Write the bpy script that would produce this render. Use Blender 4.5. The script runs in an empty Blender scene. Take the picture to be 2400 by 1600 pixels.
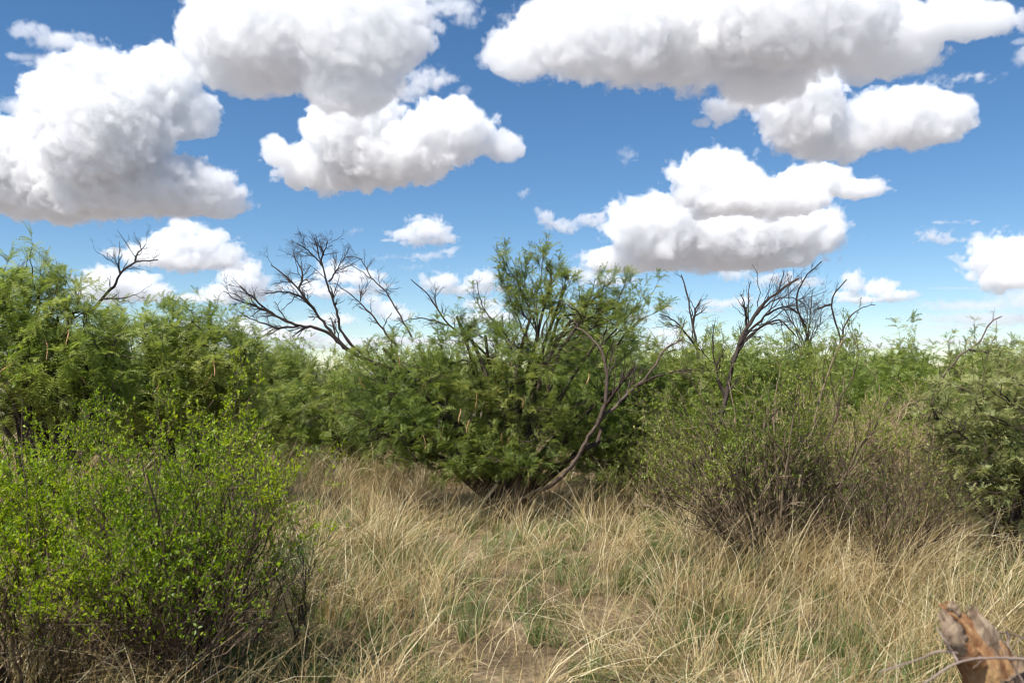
import bpy, bmesh, math, random
import numpy as np
from mathutils import Vector, Matrix

# ------------------------------------------------------------------ camera, sky, sun, exposure
sc = bpy.context.scene
COL = sc.collection
FPX = 1867.0            # focal length in pixels of the 2400 px wide photograph (28 mm)
EYE = 1.7
HOR = 870.0             # row of the horizon
cam = bpy.data.cameras.new('camera')
camo = bpy.data.objects.new('camera', cam)
COL.objects.link(camo)
sc.camera = camo
camo.location = (0, 0, EYE)
camo.rotation_euler = (math.radians(90), 0, 0)
cam.sensor_width = 36.0
cam.lens = 28.0
cam.shift_y = (HOR - 800.0) / 2400.0
cam.clip_start = 0.1
cam.clip_end = 120000.0
cam.dof.use_dof = True
cam.dof.focus_distance = 15.0
cam.dof.aperture_fstop = 3.5

SUN_EL = math.radians(59)
SUN_AZ = math.radians(222)           # clockwise from +Y: behind the camera, to its left
world = bpy.data.worlds.new('World')
sc.world = world
world.use_nodes = True
wn = world.node_tree
sky = wn.nodes.new('ShaderNodeTexSky')
sky.sky_type = 'NISHITA'
sky.sun_disc = False
sky.sun_elevation = SUN_EL
sky.sun_rotation = SUN_AZ
sky.altitude = 1300
sky.air_density = 1.0
sky.dust_density = 0.15
sky.ozone_density = 2.0
grade = wn.nodes.new('ShaderNodeHueSaturation')      # camera colour rendering of the blue
grade.inputs['Hue'].default_value = 0.499
grade.inputs['Saturation'].default_value = 1.22
wn.links.new(sky.outputs[0], grade.inputs['Color'])
wn.links.new(grade.outputs[0], wn.nodes['Background'].inputs[0])
wn.nodes['Background'].inputs[1].default_value = 0.088
sun = bpy.data.lights.new('sun', 'SUN')
sun.energy = 4.9
sun.angle = math.radians(0.5)
sun.color = (1.0, 0.96, 0.9)
suno = bpy.data.objects.new('sun', sun)
COL.objects.link(suno)
sdir = Vector((math.sin(SUN_AZ) * math.cos(SUN_EL), math.cos(SUN_AZ) * math.cos(SUN_EL), math.sin(SUN_EL)))
suno.rotation_euler = sdir.to_track_quat('Z', 'Y').to_euler()
suno.location = (0, 0, 60)
sc.view_settings.view_transform = 'Standard'
sc.view_settings.look = 'None'
sc.view_settings.exposure = 0.6
sc.view_settings.gamma = 1.0
sc.view_settings.use_curve_mapping = False
sc.render.engine = 'CYCLES'
sc.cycles.use_denoising = True
sc.cycles.max_bounces = 16
sc.cycles.diffuse_bounces = 4
sc.cycles.glossy_bounces = 2
sc.cycles.transmission_bounces = 5
sc.cycles.transparent_max_bounces = 8
sc.cycles.volume_bounces = 14
sc.cycles.use_adaptive_sampling = True
sc.cycles.adaptive_threshold = 0.02
sc.cycles.filter_width = 1.1
sc.cycles.adaptive_min_samples = 16

R = np.random.default_rng(11)


def P(X, Y, d):
    """point at depth d metres seen at photograph pixel X, Y"""
    return np.array([(X - 1200.0) / FPX * d, d, EYE - (Y - HOR) / FPX * d])


# ------------------------------------------------------------------ helpers
def link(o, parent=None):
    COL.objects.link(o)
    if parent is not None:
        o.parent = parent
    return o


def tag(o, label=None, cat=None, group=None, kind=None):
    if label:
        o['label'] = label
    if cat:
        o['category'] = cat
    if group:
        o['group'] = group
    if kind:
        o['kind'] = kind
    return o


def thing(name, label, cat, loc, group=None):
    o = bpy.data.objects.new(name, None)
    o.empty_display_size = 0.2
    link(o)
    o.location = loc
    return tag(o, label, cat, group)


class Geo:
    """collects vertex / face arrays, becomes ONE mesh"""
    def __init__(self):
        self.v, self.t, self.f3, self.f4, self.n = [], [], [], [], 0

    def add(self, v, f, tint):
        v = np.asarray(v, dtype=np.float32).reshape(-1, 3)
        f = np.asarray(f, dtype=np.int64)
        t = np.asarray(tint, dtype=np.float32)
        if t.ndim == 0:
            t = np.full(len(v), t, dtype=np.float32)
        self.v.append(v)
        self.t.append(t.reshape(-1))
        (self.f3 if f.shape[1] == 3 else self.f4).append(f + self.n)
        self.n += len(v)

    def mesh(self, name, mat, origin=(0, 0, 0), smooth=False):
        V = np.concatenate(self.v) - np.asarray(origin, dtype=np.float32)
        T = np.concatenate(self.t)
        f3 = np.concatenate(self.f3) if self.f3 else np.zeros((0, 3), np.int64)
        f4 = np.concatenate(self.f4) if self.f4 else np.zeros((0, 4), np.int64)
        me = bpy.data.meshes.new(name)
        me.vertices.add(len(V))
        me.vertices.foreach_set('co', V.astype(np.float32).ravel())
        loops = np.concatenate([f3.ravel(), f4.ravel()]).astype(np.int32)
        me.loops.add(len(loops))
        me.loops.foreach_set('vertex_index', loops)
        npol = len(f3) + len(f4)
        me.polygons.add(npol)
        starts = np.concatenate([np.arange(len(f3)) * 3, len(f3) * 3 + np.arange(len(f4)) * 4]).astype(np.int32)
        me.polygons.foreach_set('loop_start', starts)
        if smooth:
            me.polygons.foreach_set('use_smooth', np.ones(npol, dtype=bool))
        at = me.attributes.new('tint', 'FLOAT', 'POINT')
        at.data.foreach_set('value', T)
        me.update(calc_edges=True)
        me.materials.append(mat)
        return me

    def build(self, name, mat, parent=None, smooth=False):
        org = np.array(parent.location) if parent is not None else np.zeros(3)
        return link(bpy.data.objects.new(name, self.mesh(name, mat, org, smooth)), parent)


def unit(a):
    return a / np.maximum(np.linalg.norm(a, axis=-1, keepdims=True), 1e-9)


def tubes(g, pts, rad, k=4, tint=None, rough=0.0):
    """pts (N,P,3), rad (N,P): tapered tubes"""
    pts = np.asarray(pts, float)
    rad = np.asarray(rad, float)
    N, Q = pts.shape[:2]
    t = unit(np.gradient(pts, axis=1))
    ref = np.array([0.34, 0.83, 0.44])
    u = unit(np.cross(t, ref))
    w = np.cross(t, u)
    a = np.arange(k) * 2 * np.pi / k
    if k == 2:
        ro = R.uniform(0, np.pi, (N, 1, 1))
        u = u * np.cos(ro) + w * np.sin(ro)
    rr = rad[:, :, None] * np.ones(k) * (1.25 if k == 2 else 1)
    if rough:
        rr = rr * (1 + rough * R.uniform(-1, 1, (N, Q, k)))
    ring = pts[:, :, None, :] + rr[..., None] * (np.cos(a)[None, None, :, None] * u[:, :, None, :] + np.sin(a)[None, None, :, None] * w[:, :, None, :])
    idx = np.arange(N * Q * k).reshape(N, Q, k)
    b = np.roll(idx, -1, axis=2)
    f = np.stack([idx[:, :-1], b[:, :-1], b[:, 1:], idx[:, 1:]], axis=-1)
    f = (f[:, :, :1] if k == 2 else f).reshape(-1, 4)
    if tint is None:
        tint = R.uniform(0, 1, N)
    tv = np.repeat(np.asarray(tint, float).reshape(-1) * np.ones(N), Q * k)
    g.add(ring, f, tv)


def bez(A, C, B, n):
    s = np.linspace(0, 1, n)[None, :, None]
    return (1 - s) ** 2 * A[:, None] + 2 * s * (1 - s) * C[:, None] + s ** 2 * B[:, None]


def resample(pl, n):
    pl = np.asarray(pl, float)
    L = np.concatenate([[0], np.cumsum(np.linalg.norm(np.diff(pl, axis=0), axis=1))])
    s = np.linspace(0, L[-1], n)
    q = np.stack([np.interp(s, L, pl[:, i]) for i in range(3)], 1)
    for _ in range(1):
        q[1:-1] = 0.25 * q[:-2] + 0.5 * q[1:-1] + 0.25 * q[2:]
    return q


def jitter(pts, amt):
    n = R.normal(0, 1, pts.shape) * amt
    n[:, 0] = 0
    return pts + n


def spawn(par, prad, per, trange, ang, length, n, wig, up, taper=(1, .25), rfac=.6, zig=0.0):
    """children growing from parent polylines"""
    N, Q = par.shape[:2]
    M = N * per
    pi = np.repeat(np.arange(N), per)
    t = R.uniform(trange[0], trange[1], M)
    x = t * (Q - 1)
    i = np.clip(x.astype(int), 0, Q - 2)
    fr = (x - i)[:, None]
    A = par[pi, i] * (1 - fr) + par[pi, i + 1] * fr
    tan = unit(par[pi, i + 1] - par[pi, i])
    pr = prad[pi, i]
    perp = unit(np.cross(tan, R.normal(0, 1, (M, 3))))
    a = R.uniform(ang[0], ang[1], M)[:, None]
    d = np.cos(a) * tan + np.sin(a) * perp
    L = R.uniform(length[0], length[1], M) * (1 - .45 * t)
    step = (L / (n - 1))[:, None]
    pts = [A]
    zz = unit(np.cross(d, R.normal(0, 1, (M, 3))))
    for s in range(n - 1):
        d = unit(d + wig * R.normal(0, 1, (M, 3)) + np.array([0, 0, up]))
        dd = unit(d + zig * zz * (1 if s % 2 else -1))
        pts.append(pts[-1] + dd * step)
    pts = np.stack(pts, 1)
    rad = (pr * rfac)[:, None] * np.linspace(taper[0], taper[1], n)[None]
    return pts, np.maximum(rad, 0.0011), pi


# ------------------------------------------------------------------ materials
def ramp(n, stops):
    r = n.nodes.new('ShaderNodeValToRGB')
    e = r.color_ramp.elements
    while len(e) < len(stops):
        e.new(0.5)
    for k, (p, c) in enumerate(stops):
        e[k].position = p
        e[k].color = (*c, 1)
    return r


def leaf_mat(name, stops, trans=0.35, rough=0.5, spec=0.35):
    m = bpy.data.materials.new(name)
    m.use_nodes = True
    n = m.node_tree
    n.nodes.clear()
    out = n.nodes.new('ShaderNodeOutputMaterial')
    at = n.nodes.new('ShaderNodeAttribute')
    at.attribute_name = 'tint'
    cr = ramp(n, stops)
    n.links.new(at.outputs['Fac'], cr.inputs[0])
    p = n.nodes.new('ShaderNodeBsdfPrincipled')
    p.inputs['Roughness'].default_value = rough
    p.inputs['Specular IOR Level'].default_value = spec
    n.links.new(cr.outputs[0], p.inputs['Base Color'])
    tr = n.nodes.new('ShaderNodeBsdfTranslucent')
    hs = n.nodes.new('ShaderNodeHueSaturation')
    hs.inputs['Saturation'].default_value = 1.1
    hs.inputs['Value'].default_value = 1.3
    n.links.new(cr.outputs[0], hs.inputs['Color'])
    n.links.new(hs.outputs[0], tr.inputs[0])
    mx = n.nodes.new('ShaderNodeMixShader')
    mx.inputs[0].default_value = trans
    n.links.new(p.outputs[0], mx.inputs[1])
    n.links.new(tr.outputs[0], mx.inputs[2])
    n.links.new(mx.outputs[0], out.inputs[0])
    return m


def wood_mat(name, stops, scale=14.0, rough=0.85, bump=0.4):
    m = bpy.data.materials.new(name)
    m.use_nodes = True
    n = m.node_tree
    p = n.nodes['Principled BSDF']
    p.inputs['Roughness'].default_value = rough
    p.inputs['Specular IOR Level'].default_value = 0.2
    tc = n.nodes.new('ShaderNodeTexCoord')
    mp = n.nodes.new('ShaderNodeMapping')
    mp.inputs['Scale'].default_value = (1, 1, 0.35)
    n.links.new(tc.outputs['Object'], mp.inputs[0])
    no = n.nodes.new('ShaderNodeTexNoise')
    no.inputs['Scale'].default_value = scale
    no.inputs['Detail'].default_value = 6
    no.inputs['Roughness'].default_value = 0.65
    n.links.new(mp.outputs[0], no.inputs['Vector'])
    at = n.nodes.new('ShaderNodeAttribute')
    at.attribute_name = 'tint'
    ad = n.nodes.new('ShaderNodeMath')
    ad.operation = 'MULTIPLY_ADD'
    ad.inputs[1].default_value = 0.45
    n.links.new(at.outputs['Fac'], ad.inputs[0])
    mu = n.nodes.new('ShaderNodeMath')
    mu.operation = 'MULTIPLY'
    mu.inputs[1].default_value = 0.75
    n.links.new(no.outputs['Fac'], mu.inputs[0])
    n.links.new(mu.outputs[0], ad.inputs[2])
    cr = ramp(n, stops)
    n.links.new(ad.outputs[0], cr.inputs[0])
    n.links.new(cr.outputs[0], p.inputs['Base Color'])
    bp = n.nodes.new('ShaderNodeBump')
    bp.inputs['Strength'].default_value = bump
    bp.inputs['Distance'].default_value = 0.02
    n.links.new(no.outputs['Fac'], bp.inputs['Height'])
    n.links.new(bp.outputs[0], p.inputs['Normal'])
    return m


M_MESQ = leaf_mat('mesquite_leaf', [(0, (.15, .21, .045)), (.5, (.24, .3, .065)), (1, (.36, .38, .11))], .42)
M_MESQ_L = leaf_mat('mesquite_leaf_pale', [(0, (.18, .24, .05)), (.5, (.28, .34, .075)), (1, (.42, .44, .13))], .45)
M_MESQ_D = leaf_mat('mesquite_leaf_deep', [(0, (.13, .19, .045)), (.5, (.22, .28, .06)), (1, (.36, .37, .1))], .42)
M_ACAC = leaf_mat('greygreen_leaf', [(0, (.22, .25, .09)), (.6, (.33, .345, .13)), (1, (.43, .42, .17))], .38)
M_BRIGHT = leaf_mat('bright_leaf', [(0, (.1, .18, .008)), (.5, (.26, .37, .014)), (1, (.48, .55, .03))], .42, .4, .3)
M_OLIVE = leaf_mat('olive_leaf', [(0, (.12, .17, .02)), (.5, (.2, .27, .035)), (1, (.33, .37, .06))], .35, .4, .4)
M_STRAW = leaf_mat('straw', [(0, (.13, .078, .03)), (.3, (.36, .255, .11)), (.7, (.58, .45, .225)), (1, (.8, .7, .46))], .25, .45, .4)
M_GREENGRASS = leaf_mat('green_grass_blade', [(0, (.06, .105, .022)), (.5, (.145, .205, .055)), (1, (.32, .34, .14))], .25, .45, .4)
M_BARK = wood_mat('dark_bark', [(.1, (.018, .012, .009)), (.55, (.06, .042, .032)), (.95, (.15, .11, .085))])
M_DEAD = wood_mat('weathered_dead_wood', [(.1, (.014, .01, .008)), (.55, (.045, .032, .026)), (.95, (.12, .09, .072))])
M_LIMB = wood_mat('grey_brown_limb', [(.15, (.016, .01, .008)), (.5, (.06, .04, .03)), (.95, (.2, .145, .115))], 34, .9, 1.0)
M_BROWNTWIG = wood_mat('brown_twig', [(.1, (.035, .024, .016)), (.5, (.11, .078, .05)), (.95, (.36, .27, .17))])
M_SHRUBTWIG = wood_mat('dark_shrub_twig', [(.1, (.03, .02, .014)), (.5, (.09, .06, .042)), (.95, (.2, .145, .1))])
M_TANTWIG = wood_mat('tan_twig', [(.1, (.2, .12, .07)), (.5, (.4, .27, .17)), (.95, (.62, .47, .32))])
M_POD = wood_mat('seed_pod_skin', [(.1, (.22, .09, .05)), (.5, (.42, .2, .09)), (.95, (.62, .42, .2))])
M_HEART = wood_mat('orange_heartwood', [(.2, (.06, .028, .016)), (.5, (.27, .125, .055)), (.85, (.55, .34, .16))], 45, .85, 1.0)
M_STUMPBARK = wood_mat('flaky_stump_bark', [(.15, (.045, .029, .019)), (.5, (.19, .13, .085)), (.9, (.46, .345, .23))], 40, .9, 1.0)
M_TWIGGREY = wood_mat('grey_twig', [(.1, (.06, .04, .03)), (.5, (.16, .11, .085)), (.95, (.32, .25, .2))])


def soil_mat():
    m = bpy.data.materials.new('sandy_soil')
    m.use_nodes = True
    n = m.node_tree
    p = n.nodes['Principled BSDF']
    p.inputs['Roughness'].default_value = 0.95
    p.inputs['Specular IOR Level'].default_value = 0.1
    tc = n.nodes.new('ShaderNodeTexCoord')
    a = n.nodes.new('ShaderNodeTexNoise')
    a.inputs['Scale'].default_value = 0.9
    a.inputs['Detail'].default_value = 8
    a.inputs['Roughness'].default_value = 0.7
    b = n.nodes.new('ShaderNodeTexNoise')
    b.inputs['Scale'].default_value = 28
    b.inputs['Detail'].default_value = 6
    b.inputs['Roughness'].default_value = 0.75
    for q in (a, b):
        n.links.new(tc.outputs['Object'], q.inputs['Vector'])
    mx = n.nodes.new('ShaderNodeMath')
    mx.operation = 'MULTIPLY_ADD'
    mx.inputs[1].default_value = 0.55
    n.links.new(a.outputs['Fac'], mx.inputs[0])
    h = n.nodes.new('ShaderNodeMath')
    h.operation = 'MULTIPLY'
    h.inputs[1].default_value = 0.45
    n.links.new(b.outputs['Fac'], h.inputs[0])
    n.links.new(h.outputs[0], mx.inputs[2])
    cr = ramp(n, [(.36, (.06, .042, .025)), (.5, (.17, .122, .07)), (.64, (.42, .31, .185))])  # dark stops: leaf litter, plus deep shade between the grass put into the colour
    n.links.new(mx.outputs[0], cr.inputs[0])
    # beyond the clearing the plain is covered with grey-green scrub and litter
    ln = n.nodes.new('ShaderNodeVectorMath')
    ln.operation = 'LENGTH'
    n.links.new(tc.outputs['Object'], ln.inputs[0])
    mr = n.nodes.new('ShaderNodeMapRange')
    mr.inputs[1].default_value = 20
    mr.inputs[2].default_value = 60
    n.links.new(ln.outputs['Value'], mr.inputs[0])
    mxc = n.nodes.new('ShaderNodeMixRGB')
    mxc.inputs[2].default_value = (.24, .215, .2, 1)
    n.links.new(mr.outputs[0], mxc.inputs[0])
    n.links.new(cr.outputs[0], mxc.inputs[1])
    n.links.new(mxc.outputs[0], p.inputs['Base Color'])
    bp = n.nodes.new('ShaderNodeBump')
    bp.inputs['Strength'].default_value = 0.7
    bp.inputs['Distance'].default_value = 0.03
    n.links.new(b.outputs['Fac'], bp.inputs['Height'])
    n.links.new(bp.outputs[0], p.inputs['Normal'])
    return m


# ------------------------------------------------------------------ the ground
def ground_h(x, y):
    f = np.exp(-(np.hypot(x, y - 8) / 45.0) ** 2)
    h = .05 * np.sin(x * 1.3 + .5 * y) + .045 * np.sin(1.1 * y - .7 * x + 1.0) + .025 * np.sin(2.9 * x + 1.7 * y)
    return f * h


def lump(x, y):
    return ground_h(x, y) + .012 * np.sin(9.1 * x + 3.0 * np.sin(4 * y)) * np.sin(8.3 * y + 2 * np.sin(5 * x)) * np.exp(-(np.hypot(x, y - 8) / 25.0) ** 2)


n_ = 170
s_ = np.linspace(-1, 1, n_)
ax = np.sinh(s_ * 9.0) / np.sinh(9.0) * 30000
gx, gy = np.meshgrid(ax, ax + 8.0)
gz = lump(gx, gy)
idx = np.arange(n_ * n_).reshape(n_, n_)
g = Geo()
g.add(np.stack([gx, gy, gz], -1), np.stack([idx[:-1, :-1], idx[:-1, 1:], idx[1:, 1:], idx[1:, :-1]], -1).reshape(-1, 4), 0.5)
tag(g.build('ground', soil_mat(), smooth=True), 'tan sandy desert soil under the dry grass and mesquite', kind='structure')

# ------------------------------------------------------------------ clouds: lumpy closed bodies filled with white droplets
BASE_H = 1000.0


def cloud_mat(blobs, ell, px, base_z, amp, soft, rate):
    """droplet density: a union of ellipsoids with a flat base, its skin broken up by billowing noise"""
    m = bpy.data.materials.new('cloud_droplets')
    m.use_nodes = True
    n = m.node_tree
    n.nodes.remove(n.nodes['Principled BSDF'])
    L = n.links.new

    def math_(op, a, b=None, c=None):
        q = n.nodes.new('ShaderNodeMath')
        q.operation = op
        for k, v in enumerate((a, b, c)):
            if v is None:
                continue
            if isinstance(v, (int, float)):
                q.inputs[k].default_value = v
            else:
                L(v, q.inputs[k])
        return q.outputs[0]

    tc = n.nodes.new('ShaderNodeTexCoord')
    pos = tc.outputs['Object']
    sd = None
    for c, r in blobs:
        q = n.nodes.new('ShaderNodeVectorMath')
        q.operation = 'MULTIPLY_ADD'
        L(pos, q.inputs[0])
        q.inputs[1].default_value = tuple(1.0 / v for v in r)
        q.inputs[2].default_value = tuple(-a / v for a, v in zip(c, r))
        ln = n.nodes.new('ShaderNodeVectorMath')
        ln.operation = 'LENGTH'
        L(q.outputs[0], ln.inputs[0])
        d = ln.outputs['Value']
        sd = d if sd is None else math_('SMOOTH_MIN', sd, d, .22)
    rm = float(np.mean([min(r[0], r[2]) for c, r in blobs])) / px
    sd = math_('MULTIPLY_ADD', sd, rm, -rm)          # distance outside the smooth body, in pixels
    if base_z is not None:
        sx = n.nodes.new('ShaderNodeSeparateXYZ')
        L(pos, sx.inputs[0])
        sd = math_('SMOOTH_MAX', sd, math_('MULTIPLY_ADD', sx.outputs[2], -1.0 / px, base_z / px), 14.0)

    def noise(scale, detail, rough):
        q = n.nodes.new('ShaderNodeTexNoise')
        q.inputs['Scale'].default_value = 1.0 / (scale * px)
        q.inputs['Detail'].default_value = detail
        q.inputs['Roughness'].default_value = rough
        L(pos, q.inputs['Vector'])
        return q.outputs['Fac']

    bil = math_('ABSOLUTE', math_('MULTIPLY_ADD', noise(amp * 4.2, 2.0, .55), 2.0, -1.0))     # rounded billows with sharp creases
    fine = noise(amp * 1.9, 4.0, .7)
    off = math_('MULTIPLY_ADD', bil, amp * 2.6, math_('MULTIPLY_ADD', fine, amp * 3.4, -amp * 2.15))
    x = math_('MULTIPLY_ADD', math_('SUBTRACT', off, sd), 1.0 / soft, .35)
    mr = n.nodes.new('ShaderNodeMapRange')
    mr.interpolation_type = 'SMOOTHSTEP'
    mr.inputs[4].default_value = .62 / ell
    L(x, mr.inputs[0])
    v = n.nodes.new('ShaderNodeVolumeScatter')
    v.inputs['Color'].default_value = (1, 1, 1, 1)
    v.inputs['Anisotropy'].default_value = 0.2
    L(mr.outputs[0], v.inputs['Density'])
    L(v.outputs[0], n.nodes['Material Output'].inputs['Volume'])
    m.cycles.volume_step_rate = rate
    m.cycles.volume_sampling = 'DISTANCE'
    return m


def prune(blobs, cover):
    """keep the lobes that matter for the outline, largest gain first"""
    b = np.array(blobs, float)
    x0, x1 = (b[:, 0] - b[:, 2]).min(), (b[:, 0] + b[:, 2]).max()
    y0, y1 = (b[:, 1] - b[:, 3]).min(), (b[:, 1] + b[:, 3]).max()
    gx, gy = np.meshgrid(np.linspace(x0, x1, 160), np.linspace(y0, y1, 100))
    M = [((gx - q[0]) / q[2]) ** 2 + ((gy - q[1]) / q[3]) ** 2 < 1 for q in b]
    tot = np.any(M, axis=0).sum()
    got, keep = np.zeros(gx.shape, bool), []
    while got.sum() < cover * tot:
        k = max(range(len(b)), key=lambda i: (M[i] & ~got).sum())
        keep.append(blobs[k])
        got |= M[k]
    return keep


def cloud(label, blobs, base_row, ell_px=9.0, depth=0.65, group=None, amp=17.0, soft=8.0, step=26.0, flat=True):
    """blobs (X, Y, rx, ry): lobes in photograph pixels at the cloud's own distance"""
    D = min(BASE_H * FPX / (HOR - base_row), 14000.0)
    px = D / FPX
    blobs = [(a, b, c * 1.05, e * 1.05) for a, b, c, e in prune(blobs, .985)]
    rng = random.Random(int(abs(blobs[0][0]) * 7 + abs(blobs[0][1]) * 13))
    bm = bmesh.new()
    cen = P(*np.mean([(b[0], b[1]) for b in blobs], axis=0), D)
    B = []
    grow = (amp * 1.35 + soft * .5) * px
    for X, Y, rx, ry in blobs:
        r = math.sqrt(rx * ry)
        jy = rng.uniform(-.45, .45) * r * px
        c = P(X, Y, D) - cen + np.array([0, jy, 0])
        R3 = np.array([rx * px, r * depth * px, ry * px])
        B.append((tuple(float(q) for q in c), tuple(float(q) for q in R3)))
        m = bmesh.ops.create_icosphere(bm, subdivisions=3, radius=1.0)
        rm = min(R3[0], R3[2])
        H = np.minimum(R3 * (1 + grow / rm), R3 + grow * 1.8) * 1.02
        for v in m['verts']:
            v.co = Vector((c[0] + v.co.x * H[0], c[1] + v.co.y * H[1], c[2] + v.co.z * H[2]))
    base_z = float(P(0, base_row - 4, D)[2] - cen[2]) if flat else None
    if flat:
        for v in bm.verts:
            v.co.z = max(v.co.z, base_z - grow)
    me = bpy.data.meshes.new('cloud')
    bm.to_mesh(me)
    bm.free()
    tmp = bpy.data.objects.new('cloud_tmp', me)
    COL.objects.link(tmp)
    rmod = tmp.modifiers.new('r', 'REMESH')
    rmod.mode = 'VOXEL'
    rmod.voxel_size = 11 * px
    dg = bpy.context.evaluated_depsgraph_get()
    out = bpy.data.meshes.new_from_object(tmp.evaluated_get(dg))
    bpy.data.objects.remove(tmp)
    bpy.data.meshes.remove(me)
    out.name = 'cloud'
    out.materials.clear()
    co = np.zeros(len(out.vertices) * 3)
    out.vertices.foreach_get('co', co)
    co = co.reshape(-1, 3)
    size = float((co.max(0) - co.min(0)).mean())
    out.materials.append(cloud_mat(B, ell_px * px, px, base_z, amp, soft, min(1.0, step * px / (size / 10.0))))
    o = link(bpy.data.objects.new('cloud', out))
    o.location = cen
    return tag(o, label, 'cloud', group)


cloud('towering cumulus with a long flat grey base beside the broken cloud streaks',
      [(90, 400, 210, 112), (330, 440, 220, 78), (270, 300, 170, 150), (385, 215, 95, 100), (355, 140, 42, 40), (-60, 370, 130, 110), (440, 270, 80, 62), (470, 470, 110, 40)], 508, 10)
cloud('thin torn cloud streaks above the towering cumulus',
      [(75, 78, 46, 20), (140, 96, 66, 24), (200, 118, 56, 22), (125, 145, 66, 20), (205, 165, 72, 22), (150, 195, 66, 20), (250, 150, 34, 14),
       (60, 132, 34, 10), (190, 240, 70, 36), (60, 250, 70, 18), (110, 185, 44, 16)], 262, 17, .5, amp=11, soft=14, step=20, flat=False)
cloud('huge pale grey bottomed cloud bank spreading overhead, neck hanging from it',
      [(500, 70, 110, 95), (640, 70, 190, 125), (850, 80, 170, 150), (830, 200, 120, 90), (980, 60, 50, 66), (600, 150, 170, 60), (430, 14, 46, 26), (800, -40, 240, 80)], 290, 13, .5, soft=11)
cloud('lacy cloud shreds trailing off the edge of the overhead cloud bank',
      [(1000, 190, 46, 28), (1050, 185, 30, 13), (965, 215, 36, 24), (1090, 215, 18, 12), (1060, 12, 60, 26), (1090, 44, 34, 16), (1025, 62, 20, 13), (1130, 150, 14, 14)], 245, 17, .5, amp=10, soft=14, step=20, flat=False)
cloud('smooth grey cumulus with a bright cauliflower lobe on one end',
      [(840, 300, 115, 110), (780, 375, 150, 66), (930, 365, 150, 72), (1050, 315, 110, 74), (1180, 342, 52, 38), (645, 352, 34, 36)], 440, 9)
cloud('upper storey of a stacked cumulus heap above the mesquite thicket',
      [(430, 540, 44, 30), (400, 570, 70, 36), (480, 570, 60, 36), (350, 600, 70, 28), (520, 590, 50, 30), (272, 592, 34, 13), (450, 608, 130, 26)], 636, 9, amp=11)
cloud('shaded lower lobe of the stacked heap behind the bent dead limb', [(250, 660, 62, 34), (320, 680, 80, 30), (230, 690, 60, 24), (300, 660, 60, 26)], 712, 9, amp=10)
cloud('bright lower lobe of the stacked heap beside the fan of dead branches', [(565, 645, 52, 36), (600, 675, 34, 28), (545, 684, 80, 24), (460, 700, 80, 12)], 712, 9, amp=10)
cloud('low white cumulus seen through the bare dead branches',
      [(790, 640, 52, 24), (850, 650, 46, 20), (720, 668, 52, 14), (665, 674, 34, 9), (890, 670, 28, 9), (780, 684, 120, 12)], 698, 9, amp=9)
cloud('small domed cloud with grey underside floating alone over the tree',
      [(1000, 538, 48, 28), (955, 553, 42, 15), (1038, 556, 30, 20), (915, 563, 24, 4), (1000, 566, 60, 12)], 578, 9, amp=8, soft=8)
cloud('ragged cloud scrap tucked under the small domed cloud', [(1005, 600, 42, 8), (966, 606, 18, 4), (1048, 588, 18, 8)], 612, 13, amp=8, soft=10)
cloud('pair of white cumulus mounds low behind the tall leafy sprays',
      [(1040, 660, 42, 22), (1008, 668, 26, 11), (1130, 655, 38, 24), (1100, 678, 80, 12), (1178, 674, 26, 9), (1060, 682, 60, 8)], 692, 9, amp=9)
cloud('flat bottomed double cumulus with a dark shadowed base, upper deck',
      [(1680, 430, 105, 80), (1780, 472, 160, 46), (1900, 422, 90, 44), (1990, 440, 90, 26)], 514, 8)
cloud('broad bright cumulus heap lying under the double cumulus deck',
      [(1540, 540, 130, 78), (1720, 548, 220, 74), (1870, 545, 95, 62), (1500, 608, 140, 36), (1740, 598, 190, 40)], 642, 8)
cloud('short cloud arm pointing away from the broad bright heap',
      [(1280, 510, 18, 22), (1312, 527, 34, 15), (1382, 517, 36, 15), (1438, 495, 20, 4)], 545, 11, amp=9)
cloud('puffy scraps of cloud just above the tall leafy sprays',
      [(1368, 640, 32, 18), (1420, 660, 56, 15), (1335, 652, 16, 7)], 682, 11, amp=9)
cloud('row of cloud scraps beneath the broad heap, over the arching dead tree',
      [(1660, 627, 18, 8), (1720, 640, 38, 16), (1810, 654, 46, 13), (1870, 662, 55, 11), (1905, 668, 36, 5)], 682, 12, amp=9)
cloud('vast ragged cloud sheet with bright edges across the top of the sky',
      [(1220, 115, 90, 66), (1390, 95, 180, 118), (1600, 60, 260, 135), (1850, 55, 240, 128), (2080, 65, 170, 95), (2250, 45, 150, 48), (1800, 150, 130, 80), (1450, 170, 120, 48), (2020, 160, 50, 34)], 250, 13, .5, amp=18, soft=11, flat=False)
cloud('stepped grey cloud reaching down from the vast ragged sheet',
      [(1860, 250, 105, 120), (1940, 325, 120, 56), (2120, 280, 150, 72), (2200, 272, 85, 56), (1880, 350, 70, 30)], 384, 10, .55, soft=9)
cloud('ragged bright arm beside the stepped grey cloud', [(1750, 225, 60, 36), (1690, 262, 48, 30), (1645, 290, 24, 12)], 310, 12, amp=11, flat=False)
cloud('faint feathery wisp above the stepped grey cloud', [(2230, 187, 40, 4), (2290, 178, 36, 2), (2190, 200, 20, 2)], 212, 16, .5, amp=9, soft=14, flat=False)
cloud('small split lens of cloud alone in open blue', [(2182, 553, 32, 13), (2240, 562, 44, 6), (2230, 520, 36, 4), (2266, 518, 16, 4)], 575, 12, amp=8)
cloud('cumulus bank above the grey stratus veil', [(2400, 600, 110, 58), (2330, 606, 70, 14), (2380, 650, 110, 36)], 682, 9)
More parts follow.
